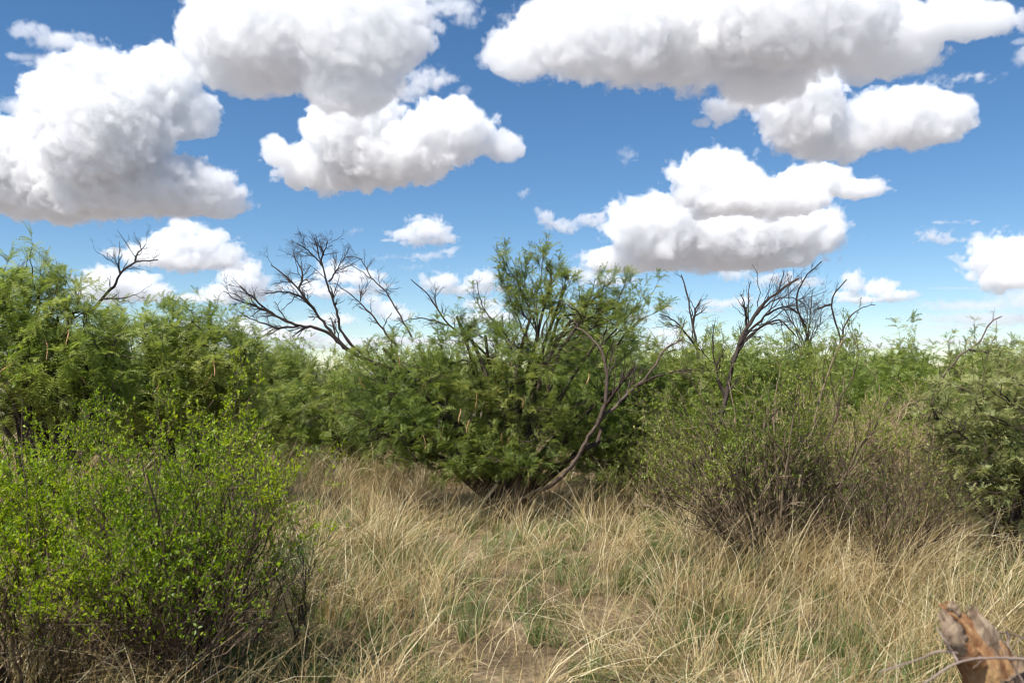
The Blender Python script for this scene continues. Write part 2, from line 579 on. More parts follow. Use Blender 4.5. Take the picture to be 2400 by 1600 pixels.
cloud('blocky white cumulus with a flat base over the forked dead snag', [(2000, 660, 28, 27), (1990, 692, 34, 14), (2060, 672, 42, 21), (2090, 692, 54, 13), (2040, 703, 95, 8), (2140, 697, 16, 3)], 714, 8, amp=8)
cloud('pale stratus veil low over the green mesquite', [(2290, 715, 130, 12), (2350, 745, 170, 15), (2250, 765, 120, 6), (2330, 705, 36, 12), (2420, 700, 90, 26), (2240, 675, 60, 3), (2150, 745, 60, 3)], 790, 24, .8, amp=7, soft=16, flat=False)
PUFF = 'small scattered cloud puffs'
for lab, bl, row, ell in (
        ('tiny torn puff alone in blue between the big cumulus masses', [(1470, 360, 15, 12), (1488, 376, 14, 2), (1462, 376, 6, 5)], 392, 20),
        ('tiny round puff below the bright cauliflower lobe', [(1228, 452, 12, 6), (1236, 444, 5, 5)], 470, 15),
        ('tiny puff beside the small domed cloud', [(830, 541, 12, 3)], 552, 18),
        ('thin sliver of cloud under the small domed cloud', [(905, 603, 14, 2)], 612, 18),
        ('faint sliver of cloud over the pair of mounds', [(968, 626, 14, 2)], 634, 18),
        ('ragged little tuft beside the vast cloud sheet', [(1182, 40, 15, 10), (1150, 76, 11, 4), (1136, 96, 8, 7)], 120, 22),
        ('bright cloud edge beyond the vast sheet', [(2405, 130, 24, 24), (2390, 100, 20, 8)], 170, 20)):
    cloud(lab, bl, row, ell, .8, PUFF, 7, 13, 14, False)
LOW = 'low clouds along the horizon'
for lab, bl in (
        ('low white cloud behind the base of the dead branches', [(900, 722, 36, 20), (872, 702, 26, 12), (935, 738, 36, 16)]),
        ('low pale cloud behind the tree crown', [(1130, 712, 44, 14), (1150, 742, 66, 16), (1080, 748, 40, 10)]),
        ('low cloud bank above the mesquite thicket, long and lumpy', [(580, 770, 46, 20), (640, 782, 56, 16), (722, 772, 36, 20), (556, 750, 26, 12), (780, 748, 50, 14), (690, 790, 90, 9)]),
        ('low cloud strip over the feathery mesquite tops', [(440, 760, 46, 10), (380, 770, 40, 8)]),
        ('low cloud behind the upright dead fork', [(1690, 712, 50, 10), (1740, 706, 34, 11), (1650, 726, 44, 5)]),
        ('low cloud behind the thin leafy top', [(1550, 722, 34, 7), (1490, 745, 46, 9), (1570, 780, 50, 12)]),
        ('low cloud peeking between the dead snags', [(1995, 790, 26, 12), (1960, 800, 40, 6)]),
        ('long low cloud bank spread along the horizon', [(1000, 800, 300, 8), (1400, 806, 300, 8), (600, 812, 260, 6), (1900, 812, 300, 6), (2250, 800, 150, 6)])):
    cloud(lab, bl, 800, 11, .8, LOW, 7, 9, 30, False)

# ------------------------------------------------------------------ leaves
def leaf_template(pairs, L, wl, ww, spread, droop, rng):
    """bipinnate leaf: two feather arms, each a row of narrow leaflets. Triangles."""
    V, F = [], []
    for s in (-1, 1):
        a = s * spread
        ca, sa = math.cos(a), math.sin(a)
        for k in range(pairs):
            t = (k + .6) / pairs
            px_, pz = L * t, -droop * L * t * t
            for q in (-1, 1):
                ll = wl * (1 - .35 * abs(2 * t - .9)) * rng.uniform(.8, 1.2)
                an = q * math.radians(rng.uniform(48, 72))
                dx, dy = math.cos(an), math.sin(an)
                w = ww * rng.uniform(.8, 1.2)
                z0 = rng.uniform(-.12, .22) * ll
                pts = [(px_ - w, 0, pz), (px_ + w, 0, pz), (px_ + dx * ll, dy * ll, pz + z0)]
                i = len(V)
                V += [(x * ca - y * sa, x * sa + y * ca, z) for x, y, z in pts]
                F.append((i, i + 1, i + 2))
    return np.array(V), np.array(F)


_r = random.Random(5)
LEAF_FINE = [leaf_template(8, .085, .0165, .0032, .30, d, _r) for d in (.15, .35, .55)]
LEAF_MED = [leaf_template(6, .09, .021, .0045, .30, d, _r) for d in (.15, .35, .55)]
LEAF_FIVE = [leaf_template(5, .09, .025, .0055, .31, d, _r) for d in (.15, .35, .55)]
LEAF_COARSE = [leaf_template(4, .10, .032, .009, .33, d, _r) for d in (.2, .5)]
LEAF_SMALL = [leaf_template(5, .05, .014, .0035, .45, d, _r) for d in (.1, .4)]


def scatter(g, tmpl, pos, fwd, scale, tint, roll=1.0):
    N = len(pos)
    f = unit(fwd)
    side = unit(np.cross(f, np.array([0.05, 0.02, 1.0])) + roll * .6 * R.normal(0, 1, (N, 3)) * .5)
    side = unit(side - f * np.sum(side * f, 1, keepdims=True))
    up = np.cross(f, side)
    up = np.where(up[:, 2:3] < 0, -up, up)
    which = R.integers(0, len(tmpl), N)
    for k, (V, F) in enumerate(tmpl):
        m = which == k
        if not m.any():
            continue
        n = m.sum()
        W = (V[None, :, 0:1] * f[m][:, None] + V[None, :, 1:2] * side[m][:, None] + V[None, :, 2:3] * up[m][:, None]) * scale[m][:, None, None] + pos[m][:, None]
        FF = (F[None] + (np.arange(n) * len(V))[:, None, None]).reshape(-1, 3)
        g.add(W, FF, np.repeat(tint[m], len(V)))


def along(tw, per, t0=.1, t1=1.0):
    N, Q = tw.shape[:2]
    pi = np.repeat(np.arange(N), per)
    x = R.uniform(t0, t1, N * per) * (Q - 1)
    i = np.clip(x.astype(int), 0, Q - 2)
    fr = (x - i)[:, None]
    return tw[pi, i] * (1 - fr) + tw[pi, i + 1] * fr, unit(tw[pi, i + 1] - tw[pi, i]), pi


def attach(nodes, ntan, targets, base, n, bend=.35, wob=.03):
    """a branch from the nearest existing node to every target"""
    d = np.linalg.norm(targets[:, None] - nodes[None], axis=2)
    nb = np.linalg.norm(nodes - base, axis=1)
    tb = np.linalg.norm(targets - base, axis=1)
    d = d + 3.0 * np.maximum(nb[None] - tb[:, None] * .97, 0)
    i = d.argmin(1)
    A = nodes[i]
    L = np.linalg.norm(targets - A, axis=1, keepdims=True)
    C = A + ntan[i] * L * bend + R.normal(0, .12, A.shape) * L
    pts = bez(A, C, targets, n)
    return jitter(pts, wob * L[:, None])


def in_blobs(blobs, n, power=3.0):
    w = np.array([b[2][0] * b[2][1] * b[2][2] * (b[3] if len(b) > 3 else 1.0) for b in [(0, 0, *b[1:]) if False else (None, b[0], b[1], b[2] if len(b) > 2 else 1.0) for b in blobs]])
    k = R.choice(len(blobs), n, p=w / w.sum())
    u = unit(R.normal(0, 1, (n, 3))) * (R.uniform(0, 1, n) ** (1 / power))[:, None]
    c = np.array([b[0] for b in blobs])[k]
    r = np.array([b[1] for b in blobs])[k]
    return c + u * r, k, u


def nodes_of(pts):
    return pts.reshape(-1, 3), unit(np.gradient(pts, axis=1)).reshape(-1, 3)


def pod_mesh():
    g = Geo()
    a = np.linspace(0, 1, 6)
    pts = np.stack([.03 * np.sin(a * 2.2), .008 * np.sin(a * 5), -.16 * a], 1)[None]
    tubes(g, pts, np.array([[.002, .0055, .0065, .006, .0055, .002]]), 5, .7)
    return g.mesh('seed_pod', M_POD, smooth=True)


POD = pod_mesh()


def mesquite(name, label, base, blobs, n2, n3, nt, per, tmpl, lscale, mat, stems=None, shoots=0, pods=0, group=None, trunk_r=.05, sparse=None, shoot_h=(.22, .6), droop=.25, wood=M_BARK):
    """base (x, y, z); blobs [(centre, radii, weight)] in metres.  trunk + crown"""
    base = np.asarray(base, float)
    t = thing(name, label, 'tree' if 'tree' in name else 'bush', base, group)
    gw, gl = Geo(), Geo()
    S, SR = [], []
    if stems is None:
        stems = []
    for c, r, *w in blobs:
        c = np.asarray(c, float)
        for _ in range(2):
            e = c + R.normal(0, .28, 3) * np.asarray(r)
            b = base + np.array([R.normal(0, .06), R.normal(0, .06), 0])
            m = b + (e - b) * np.array([.22, .22, .5]) + R.normal(0, .08, 3)
            S.append(jitter(bez(b[None], m[None], e[None], 9), .02)[0])
            SR.append(np.linspace(trunk_r * R.uniform(.6, 1), trunk_r * .28, 9))
    for pl in stems:
        S.append(jitter(resample(pl, 9)[None], .012)[0])
        SR.append(np.linspace(trunk_r * R.uniform(.8, 1.1), trunk_r * .3, 9))
    S, SR = np.array(S), np.array(SR)
    tubes(gw, S, SR, 7, rough=.18)
    nd, nt_ = nodes_of(S[:, 2:])
    T2, _, _ = in_blobs(blobs, n2, 2.6)
    B2 = attach(nd, nt_, T2, base, 7, .4, .035)
    tubes(gw, B2, np.linspace(trunk_r * .32, trunk_r * .14, 7)[None] * R.uniform(.7, 1.1, (n2, 1)), 5)
    nd, nt_ = nodes_of(B2[:, 2:])
    T3, _, _ = in_blobs(blobs, n3, 3.0)
    B3 = attach(nd, nt_, T3, base, 6, .35, .04)
    tubes(gw, B3, np.linspace(.0065, .0035, 6)[None] * R.uniform(.8, 1.2, (n3, 1)), 3)
    nd, nt_ = nodes_of(B3[:, 1:])
    T4, k4, u4 = in_blobs(blobs, nt, 3.6)
    T4 = T4 + np.array([0, 0, .06]) + R.normal(0, .05, T4.shape)
    T4[:, 2] = np.maximum(T4[:, 2], base[2] + .12)
    B4 = attach(nd, nt_, T4, base, 5, .3, .05)
    # only the last half metre of each twig carries leaves
    tubes(gw, B4, np.linspace(.003, .0014, 5)[None] * np.ones((nt, 1)), 2)
    pos, tan, pi = along(B4, per, .25, 1.0)
    tips = B4[:, -1]
    if shoots:
        top, _, us = in_blobs(blobs, shoots * 8, 6)
        top = top[np.argsort(-us[:, 2])][:shoots]
        e = top + np.stack([R.normal(0, .12, shoots), R.normal(0, .12, shoots), R.uniform(*shoot_h, shoots)], 1)
        m = top + (e - top) * .5 + R.normal(0, .05, top.shape)
        SH = jitter(bez(top, m, e, 6), .012)
        tubes(gw, SH, np.linspace(.0035, .0013, 6)[None] * np.ones((shoots, 1)), 3)
        p2, t2, _ = along(SH, max(10, per * 2), .1, 1.0)
        pos = np.concatenate([pos, p2])
        tan = np.concatenate([tan, t2])
    n = len(pos)
    fwd = unit(tan * .6 + R.normal(0, .6, (n, 3)) + np.array([0, 0, .12 - droop * .6]))
    patch = .5 + .28 * np.sin(pos[:, 0] * 2.1 + 1.3 * pos[:, 2]) * np.sin(pos[:, 1] * 1.9 + 2.3 * pos[:, 2])
    tint = np.clip(patch + R.normal(0, .2, n), 0, 1)
    scatter(gl, tmpl, pos, fwd, lscale * R.uniform(.7, 1.25, n), tint)
    gw.build('trunk', wood, t)
    gl.build('crown', mat, t)
    if pods:
        j = R.choice(len(tips), pods, replace=False)
        # pods on the outside, toward the open side
        cand = tips[R.choice(len(tips), min(len(tips), pods * 6), replace=False)]
        cand = cand[np.argsort(cand[:, 1])][:pods]
        for c in cand:
            o = bpy.data.objects.new('seed_pod', POD)
            link(o, t)
            o.location = Vector(c - base)
            o.rotation_euler = (R.normal(0, .25), R.normal(0, .25), R.uniform(0, 6.28))
            o.scale = (1, 1, R.uniform(.8, 1.3))
    return t


def EB(X, Y, rx, ry, d, rd, w=1.0, dy=0.0):
    """crown ellipsoid seen at pixel X, Y with pixel radii, at depth d (+dy)"""
    return (P(X, Y, d) + np.array([0, dy, 0]), np.array([rx / FPX * d, rd, ry / FPX * d]), w)


def dead_limb(parent, name, px_lines, d, r0, mat, levels=((7, (.25, .7)), (4, (.12, .35)), (2, (.05, .14))), up=.05, zig=.22, label=None, tip=.3, ang=(.35, .95)):
    """px_lines: list of polylines [(X, Y, ddepth)] tracing the limb; first line is the stem, side twigs grow by themselves"""
    g = Geo()
    for q, pl in enumerate(px_lines):
        pts = np.array([P(a[0], a[1], d + (a[2] if len(a) > 2 else 0)) for a in pl])
        m = max(10, len(pl) * 3)
        pp = jitter(resample(pts, m)[None], .005)
        rr = r0 * (1 if q == 0 else .62)
        rad = np.linspace(rr, rr * tip, m)[None]
        tubes(g, pp, rad, 6, rough=.2)
        par, prad = pp, rad
        for per, ln in levels:
            c, cr, _ = spawn(par, prad, per, (.12, 1.0), ang, ln, 6, .11, up, (1, .45), .55, zig)
            tubes(g, c, np.minimum(cr, r0 * .6), 4 if len(c) < 30 else 3)
            par, prad = c, cr
    o = g.build(name, mat, parent)
    if label:
        o['label'] = label
    return o


def limb(parent, name, pl, d, r0, r1, mat, twigs=None, label=None, k=8):
    g = Geo()
    pts = np.array([P(a[0], a[1], d + (a[2] if len(a) > 2 else 0)) for a in pl])
    m = len(pl) * 4
    pp = jitter(resample(pts, m)[None], min(.006, r0 * .16))
    rad = np.linspace(r0, r1, m)[None]
    tubes(g, pp, rad, k, rough=.15)
    par, prad = pp, rad
    for per, tr, ln in (twigs or ()):
        c, cr, _ = spawn(par, prad, per, tr, (.3, .9), ln, 6, .15, .03, (1, .4), .5, .25)
        tubes(g, c, np.minimum(cr, r0 * .5), 4)
        par, prad = c, cr
    o = g.build(name, mat, parent, smooth=True)
    if label:
        o['label'] = label
    return o


def gz_at(x, y):
    return float(lump(np.array(x), np.array(y)))


def on_ground(X, d):
    x = (X - 1200.0) / FPX * d
    return (x, d, gz_at(x, d) - .02)


# ------------------------------------------------------------------ the central tree
D0 = 9.6
cb = on_ground(1195, D0)
central = mesquite('mesquite_tree', 'big spreading mesquite tree at the end of the clearing with dead branches on one side', cb, [
    EB(930, 880, 150, 80, D0, .8, 1.2), EB(1010, 960, 160, 110, D0, .9, 1.3), EB(1130, 860, 150, 100, D0, .9, 1.1), EB(1080, 1060, 150, 70, D0, .8, 2.2, -.1),
    EB(1250, 900, 150, 110, D0, .9, .9), EB(1230, 1020, 140, 90, D0, .8, 1.7), EB(1380, 930, 110, 110, D0, .8, .8), EB(850, 970, 80, 65, D0, .6, 1.6),
    EB(1430, 1020, 130, 90, D0, .7, 1.6, .3), EB(1100, 770, 90, 50, D0, .5, .8), EB(1260, 750, 120, 70, D0, .6, .8), EB(1400, 790, 120, 70, D0, .6, .7), EB(1270, 680, 80, 60, D0, .4, .35), EB(900, 830, 80, 40, D0, .5, .8), EB(1490, 860, 80, 90, D0, .5, .6), EB(960, 1020, 120, 65, D0, .7, 1.9, -.2), EB(1200, 1090, 120, 45, D0, .6, 1.8, -.1)],
    70, 560, 2900, 6, LEAF_MED, 1.08, M_MESQ_D, shoots=90, shoot_h=(.12, .4), pods=16, trunk_r=.06, stems=[
        [cb, P(1180, 1080, D0), P(1155, 960, D0), P(1136, 853, D0), P(1104, 796, D0)],
        [cb, P(1215, 1080, D0), P(1254, 949, D0), P(1279, 847, D0), P(1308, 796, D0), P(1327, 764, D0)],
        [cb, P(1130, 1050, D0), P(1010, 940, D0), P(900, 850, D0), P(831, 829, D0)]])
# tall thin leafy sprays: a sparse second crown part
def spray(parent, lines, d, per, tmpl, lscale, mat, r0=.012, twig=(9, (.15, .5)), wood=M_BARK, nleaf=7):
    gw, gl = Geo(), Geo()
    for pl in lines:
        pts = np.array([P(a[0], a[1], d + (a[2] if len(a) > 2 else 0)) for a in pl])
        pp = jitter(resample(pts, 12)[None], .01)
        rad = np.linspace(r0, r0 * .25, 12)[None]
        tubes(gw, pp, rad, 5)
        c, cr, _ = spawn(pp, rad, twig[0], (.15, 1.0), (.25, .7), twig[1], 6, .1, .12, (1, .5), .6, .15)
        tubes(gw, c, cr, 4)
        c2, cr2, _ = spawn(c, cr, 4, (.2, 1.0), (.3, .8), (.1, .3), 5, .12, .1, (1, .6), .7, .15)
        tubes(gw, c2, cr2, 3)
        allp = [along(c, nleaf, .3), along(c2, nleaf, .1), along(pp, nleaf * 2, .5)]
        pos = np.concatenate([a[0] for a in allp])
        tan = np.concatenate([a[1] for a in allp])
        n = len(pos)
        fwd = unit(tan * .8 + R.normal(0, .55, (n, 3)))
        scatter(gl, tmpl, pos, fwd, lscale * R.uniform(.7, 1.2, n), np.clip(.6 + R.normal(0, .22, n), 0, 1))
    gw.build('limb', wood, parent)
    gl.build('crown', mat, parent)


spray(central, [
    [(1262, 800), (1257, 720), (1262, 670), (1276, 600)], [(1262, 790), (1240, 710), (1215, 660), (1185, 622)], [(1270, 790), (1300, 700), (1340, 660), (1352, 640)],
    [(1300, 800), (1340, 750), (1385, 700), (1395, 650)], [(1327, 764), (1370, 720), (1415, 680), (1428, 660)], [(1260, 780), (1230, 740), (1200, 700), (1190, 660)],
    [(1265, 760), (1285, 690), (1290, 640), (1288, 615)], [(1320, 790), (1350, 760), (1400, 740), (1440, 700)],
    [(1240, 800), (1215, 740), (1190, 690), (1170, 640)], [(1280, 790), (1300, 730), (1320, 690), (1318, 650)], [(1330, 800), (1390, 770), (1450, 740), (1480, 700)], [(1400, 830), (1440, 770), (1490, 720), (1530, 690)],
    [(1420, 840), (1470, 780), (1500, 750), (1545, 730)], [(1250, 760), (1235, 690), (1225, 650), (1232, 620)], [(1400, 830), (1430, 750), (1450, 700), (1465, 670)]], D0, 1, LEAF_MED, 1.05, M_MESQ_D, .012, (8, (.15, .5)), nleaf=4)
DL = D0 + .2
for k, lines in enumerate((
        [[(831, 829), (806, 814), (775, 783), (739, 765), (699, 765), (659, 746), (622, 725), (598, 701), (561, 670)], [(640, 736), (600, 716), (555, 704), (524, 682)], [(699, 765), (650, 770), (600, 752), (560, 733)]],
        [[(840, 832), (806, 814), (763, 765), (739, 728), (714, 697), (696, 673), (671, 649), (635, 622)], [(739, 728), (700, 690), (660, 682), (620, 690)], [(700, 680), (712, 640), (700, 620), (688, 600)]],
        [[(850, 830), (827, 814), (795, 770), (794, 746), (782, 704), (766, 667), (757, 624), (745, 587), (736, 557)], [(757, 624), (738, 600), (720, 585), (706, 575)], [(770, 660), (785, 640), (800, 615), (808, 600)], [(752, 610), (762, 585), (768, 563)]],
        [[(930, 810), (904, 780), (867, 734), (840, 704), (806, 679), (782, 661)], [(845, 706), (846, 690), (852, 668)]],
        [[(965, 790), (941, 746), (907, 685), (867, 648), (846, 636), (818, 615)], [(870, 650), (850, 612), (832, 600), (806, 603)], [(905, 683), (907, 674)]],
        [[(1150, 840), (1100, 795), (1051, 762), (1026, 728), (1002, 685), (962, 655)], [(1051, 762), (1010, 748), (965, 746), (930, 760)], [(1026, 728), (1018, 700), (1022, 678)]],
        [[(1195, 800), (1184, 783), (1136, 729), (1123, 694), (1117, 659)], [(1136, 729), (1120, 712), (1108, 695)]])):
    dead_limb(central, 'dead_limb', lines, DL + .12 * (k % 3), (.026, .024, .021, .016, .014, .019, .012)[k], M_DEAD,
              levels=((13, (.12, .45)), (5, (.07, .22)), (2, (.03, .08))) if k < 3 else ((7, (.1, .34)), (4, (.06, .18)), (2, (.03, .07))), up=0.0, label='bare dead limb, blackened and twiggy')
limb(central, 'limb', [(1200, 1185, -.1), (1245, 1155, -.3), (1289, 1138, -.45), (1325, 1107, -.6), (1356, 1071, -.7), (1370, 1040, -.75), (1401, 993, -.8), (1414, 975, -.8), (1446, 948, -.8), (1477, 915, -.8), (1512, 888, -.8), (1535, 857, -.8), (1557, 815, -.7), (1600, 796, -.6)],
     D0, .032, .008, M_LIMB, [(10, (.6, 1), (.3, .8)), (3, (.2, 1), (.15, .4)), (2, (.2, 1), (.06, .15))], 'bare grey-brown limb curving up from the ground')
limb(central, 'limb', [(1401, 993, -.8), (1419, 946, -.85), (1423, 895, -.85), (1421, 856, -.85), (1407, 815, -.8), (1372, 777, -.7), (1340, 764, -.6)], D0, .026, .008, M_LIMB, [(6, (.3, 1), (.2, .6)), (3, (.2, 1), (.1, .3))])
limb(central, 'limb', [(1410, 965, -.8), (1430, 935, -.9), (1457, 897, -1.0), (1462, 880, -1.0)], D0, .022, .01, M_LIMB, [(5, (.4, 1), (.2, .5)), (3, (.2, 1), (.1, .3))])
limb(central, 'limb', [(1485, 908, -.8), (1535, 883, -.9), (1600, 866, -.9), (1660, 870, -.9)], D0, .016, .005, M_LIMB, [(6, (.2, 1), (.2, .5)), (3, (.2, 1), (.1, .3))])
limb(central, 'limb', [(1365, 1050, -.72), (1400, 1040, -.7), (1408, 1010, -.6), (1402, 985, -.6)], D0, .03, .015, M_LIMB)

# ------------------------------------------------------------------ mesquites around it
dl = 7.6
lb = on_ground(110, dl)
leftm = mesquite('mesquite_tree', 'tall yellow-green mesquite with drooping feathery leaves and red pods behind the bright green shrub', lb, [
    EB(40, 750, 130, 100, dl, .6, 1.0), EB(190, 790, 110, 90, dl, .6, 1.0), EB(90, 860, 150, 90, dl, .7, 1.1), EB(250, 850, 90, 80, dl, .6, 1.0), EB(-60, 800, 120, 140, dl, .7, .8),
    EB(70, 680, 90, 60, dl, .4, .7), EB(10, 960, 180, 60, dl, .6, 1.3), EB(230, 940, 110, 70, dl, .6, 1.3)],
    36, 280, 1150, 6, LEAF_MED, 1.3, M_MESQ_L, shoots=36, shoot_h=(.12, .32), pods=9, trunk_r=.045, droop=.6)
spray(leftm, [[(60, 760), (75, 690), (75, 640), (72, 600)], [(110, 760), (130, 700), (138, 650)], [(10, 740), (15, 680), (14, 630)], [(160, 760), (185, 710), (190, 670)]], dl, 1, LEAF_MED, 1.1, M_MESQ_L, .012, (5, (.12, .4)), nleaf=4)
dead_limb(leftm, 'dead_limb', [[(205, 740), (224, 717), (245, 696), (270, 668), (281, 640), (316, 612), (372, 610)], [(281, 640), (277, 616), (286, 595)], [(316, 612), (325, 590), (344, 572)], [(240, 700), (290, 700), (320, 690)]],
          dl + .6, .018, M_DEAD, ((6, (.12, .4)), (3, (.06, .2)), (2, (.03, .08))), label='dark bare limb bent over at the tip')
d2 = 9.2
b2 = on_ground(430, d2)
mesquite('mesquite_bush', 'broad rounded yellow-green mesquite bush between the bright green shrub and the clearing', b2, [
    EB(330, 830, 120, 80, d2, .7, 1.0), EB(440, 800, 110, 70, d2, .7, 1.0), EB(540, 850, 90, 80, d2, .7, 1.0), EB(420, 920, 170, 80, d2, .8, 1.1), EB(570, 930, 80, 80, d2, .6, 1.0), EB(300, 950, 130, 80, d2, .7, .9), EB(500, 1000, 110, 60, d2, .6, .9)],
    36, 300, 1350, 6, LEAF_MED, 1.4, M_MESQ_L, shoots=60, shoot_h=(.12, .4), pods=8, trunk_r=.04, droop=.5)
# a pool of bushes used again and again in the thicket
def proto(seedw, h, wd, tmpl, nt, per, sc_, mat, shoots=20):
    bl = []
    for _ in range(8):
        a = R.uniform(0, 6.28)
        q = R.uniform(.1, .62) * wd
        bl.append((np.array([q * math.cos(a), q * math.sin(a), h * R.uniform(.22, .72)]), np.array([wd * R.uniform(.35, .55), wd * R.uniform(.35, .55), h * R.uniform(.2, .32)]), 1.0))
    return mesquite('mesquite_bush', seedw, (0, 0, 0), bl, 22, 150, nt, per, tmpl, sc_, mat, shoots=shoots, trunk_r=.04, droop=.3)


def put(root, X, d, s, rz, label=None, group=None, first=False):
    o = root if first else root.copy()
    if not first:
        COL.objects.link(o)
        for ch in root.children:
            c = ch.copy()
            COL.objects.link(c)
            c.parent = o
    o.location = on_ground(X, d)
    o.rotation_euler = (0, 0, rz)
    o.scale = (s, s, s)
    if label:
        o['label'] = label
    if group:
        o['group'] = group
    return o


GB = 'mesquite bushes of the thicket'
pA = proto('feathery mesquite bush with light crown in the thicket behind the dead trees', 2.35, 1.45, LEAF_FIVE, 1250, 5, 1.3, M_MESQ, 40)
pB = proto('dense rounded mesquite bush in the thicket', 2.1, 1.6, LEAF_FIVE, 1300, 5, 1.3, M_MESQ_D, 26)
pC = proto('open pale mesquite bush in the thicket', 2.5, 1.2, LEAF_FIVE, 1100, 5, 1.3, M_MESQ, 44)
put(pA, 650, 18.5, 1.2, .4, 'feathery mesquite bush overhanging the far end of the grassy lane', GB, True)
put(pB, 1620, 12.6, 1.15, 1.1, 'dense mesquite bush behind the bare curving limb', GB, True)
put(pC, 1470, 13.2, 1.22, 2.1, 'slender open mesquite with thin leafy top behind the big tree', GB, True)
put(pB, 840, 13.0, .9, 3.9, 'dense mesquite bush under the fan of dead branches', GB)
put(pA, 1790, 12.2, 1.12, 2.7, 'mesquite bush behind the arching dead tree', GB)
put(pB, 1960, 11.5, 1.05, 5.2, 'mesquite bush among the forked dead snags', GB)
put(pA, 2120, 10.6, 1.0, 4.1, 'tall light green mesquite bush behind the bare broken stick', GB)
put(pC, 2250, 11.2, .88, .9, 'loose topped mesquite bush beyond the tan twig tangle', GB)
put(pB, 2400, 11.0, .93, 2.5, 'low mesquite bush under the grey stratus veil', GB)
put(pC, 2390, 14.5, 1.0, 1.4, 'slim pale mesquite behind the low bush', GB)
put(pB, 1560, 11.2, 1.0, 4.5, 'mesquite bush showing through the tips of the bare curving limb', GB)
put(pC, 1760, 10.4, .95, 3.2, 'mesquite bush wrapped round the trunk of the arched dead tree', GB)
put(pA, 2000, 9.6, .9, 1.9, 'mesquite bush crowding behind the erect straw shoots', GB)
put(pB, 2230, 9.2, .85, .3, 'mesquite bush between the broken branch and the grey-green acacia', GB)
put(pB, 1500, 10.9, .86, 2.9, 'low dense mesquite bush filling the gap behind the curving limb', GB)
put(pA, 1640, 10.2, .8, 5.6, 'low mesquite bush at the foot of the leaning dead trunk', GB)
put(pB, 600, 12.5, .8, 1.3, 'low mesquite bush narrowing the grassy lane', GB)
TH = 'look-alike mesquite bushes in the far thicket'
for k, (X, d, s, rz) in enumerate(((620, 20, 1.1, 0), (520, 17, 1.05, 2), (850, 19, 1.0, 4), (980, 17, 1.05, 1), (1120, 21, 1.1, 5), (1330, 19, 1.1, 3), (1560, 18, 1.0, 2.2), (1700, 20, 1.1, .4),
                                   (1880, 16, 1.0, 4.4), (2040, 17, 1.0, 1.7), (2180, 19, 1.05, 3.3), (2320, 22, 1.1, .2), (380, 14, 1.0, 5.5), (240, 16, 1.1, 2.6), (110, 14, 1.1, .7))):
    put((pA, pB, pC)[k % 3], X, d, s, rz, 'green mesquite bush deep in the far thicket', TH)

# ------------------------------------------------------------------ dead trees
def dead_tree(name, label, X, d, limbs, mat=M_DEAD):
    t = thing(name, label, 'tree', on_ground(X, d))
    for k, (lines, r0, lv) in enumerate(limbs):
        dead_limb(t, 'trunk' if k == 0 else 'limb', lines, d, r0 * .8, mat, lv)
    return t


LV = ((8, (.15, .45)), (4, (.08, .22)), (2, (.03, .08)))
LVF = ((14, (.25, .7)), (5, (.12, .35)), (2, (.05, .12)))
d = 9.2
dead_tree('dead_tree', 'dead mesquite with dark leaning trunk and top arched over like a wave', 1660, d, [
    ([[(1640, 1215), (1662, 1060), (1692, 971), (1708, 911), (1715, 865), (1725, 819), (1751, 766), (1775, 726), (1800, 700), (1835, 676), (1871, 652)]], .05, LV),
    ([[(1730, 810), (1760, 770), (1800, 735), (1840, 715), (1875, 735), (1890, 770)], [(1751, 766), (1790, 716), (1830, 695), (1870, 700), (1900, 730)]], .024, LVF),
    ([[(1715, 850), (1740, 800), (1790, 760), (1830, 745), (1870, 790)]], .024, LV),
    ([[(1751, 766), (1748, 730), (1742, 705), (1738, 689)]], .022, ((5, (.1, .3)), (3, (.05, .15)))),
    ([[(1700, 940), (1680, 880), (1670, 800), (1672, 760)]], .02, LV)])
d = 12.0
dead_tree('dead_tree', 'upright dead fork with antler-like twigs beside the slender open mesquite', 1645, d, [
    ([[(1650, 1130), (1645, 950), (1638, 850), (1632, 792), (1622, 759), (1616, 713), (1609, 679), (1596, 643)], [(1624, 760), (1630, 720), (1645, 702)]], .04, LV),
    ([[(1645, 830), (1612, 786), (1586, 756), (1559, 739), (1545, 735)], [(1600, 770), (1572, 760), (1558, 762)]], .026, LV)])
d = 13.0
dead_tree('dead_bush', 'dead bush of fine upswept black twigs beside the arched dead tree', 1905, d, [
    ([[(1920, 1100), (1905, 850), (1897, 805), (1877, 746), (1864, 706), (1874, 666), (1897, 636), (1927, 613)]], .034, LV),
    ([[(1900, 860), (1880, 790), (1840, 730), (1820, 690)], [(1890, 830), (1860, 760), (1845, 700), (1850, 660)]], .02, LVF),
    ([[(1897, 850), (1895, 780), (1900, 720), (1905, 680)], [(1897, 805), (1915, 750), (1930, 720)]], .018, LVF)])
d = 12.4
dead_tree('dead_tree', 'forked dead snag with two crooked bare arms', 1975, d, [
    ([[(1985, 1100), (1975, 900), (1970, 795), (1957, 752), (1947, 713), (1947, 689), (1980, 666), (1984, 655)], [(1947, 713), (1930, 718), (1905, 730)]], .036, ((5, (.1, .35)), (3, (.05, .15)), (2, (.03, .06)))),
    ([[(1972, 810), (1977, 766), (1993, 739), (2023, 719), (2050, 714)]], .022, ((4, (.1, .25)), (3, (.05, .12))))])
d = 7.8
dead_tree('dead_branch', 'bare crooked broken branch poking up out of the tan twig tangle', 2180, d, [
    ([[(2165, 1270), (2175, 1000), (2183, 937), (2198, 905), (2224, 860), (2256, 828), (2300, 803), (2307, 777), (2323, 749), (2347, 741)], [(2272, 820), (2300, 824), (2332, 828)], [(2205, 895), (2240, 905), (2280, 925)]], .026, ((5, (.08, .3)), (3, (.04, .12)), (2, (.02, .05))))], M_LIMB)

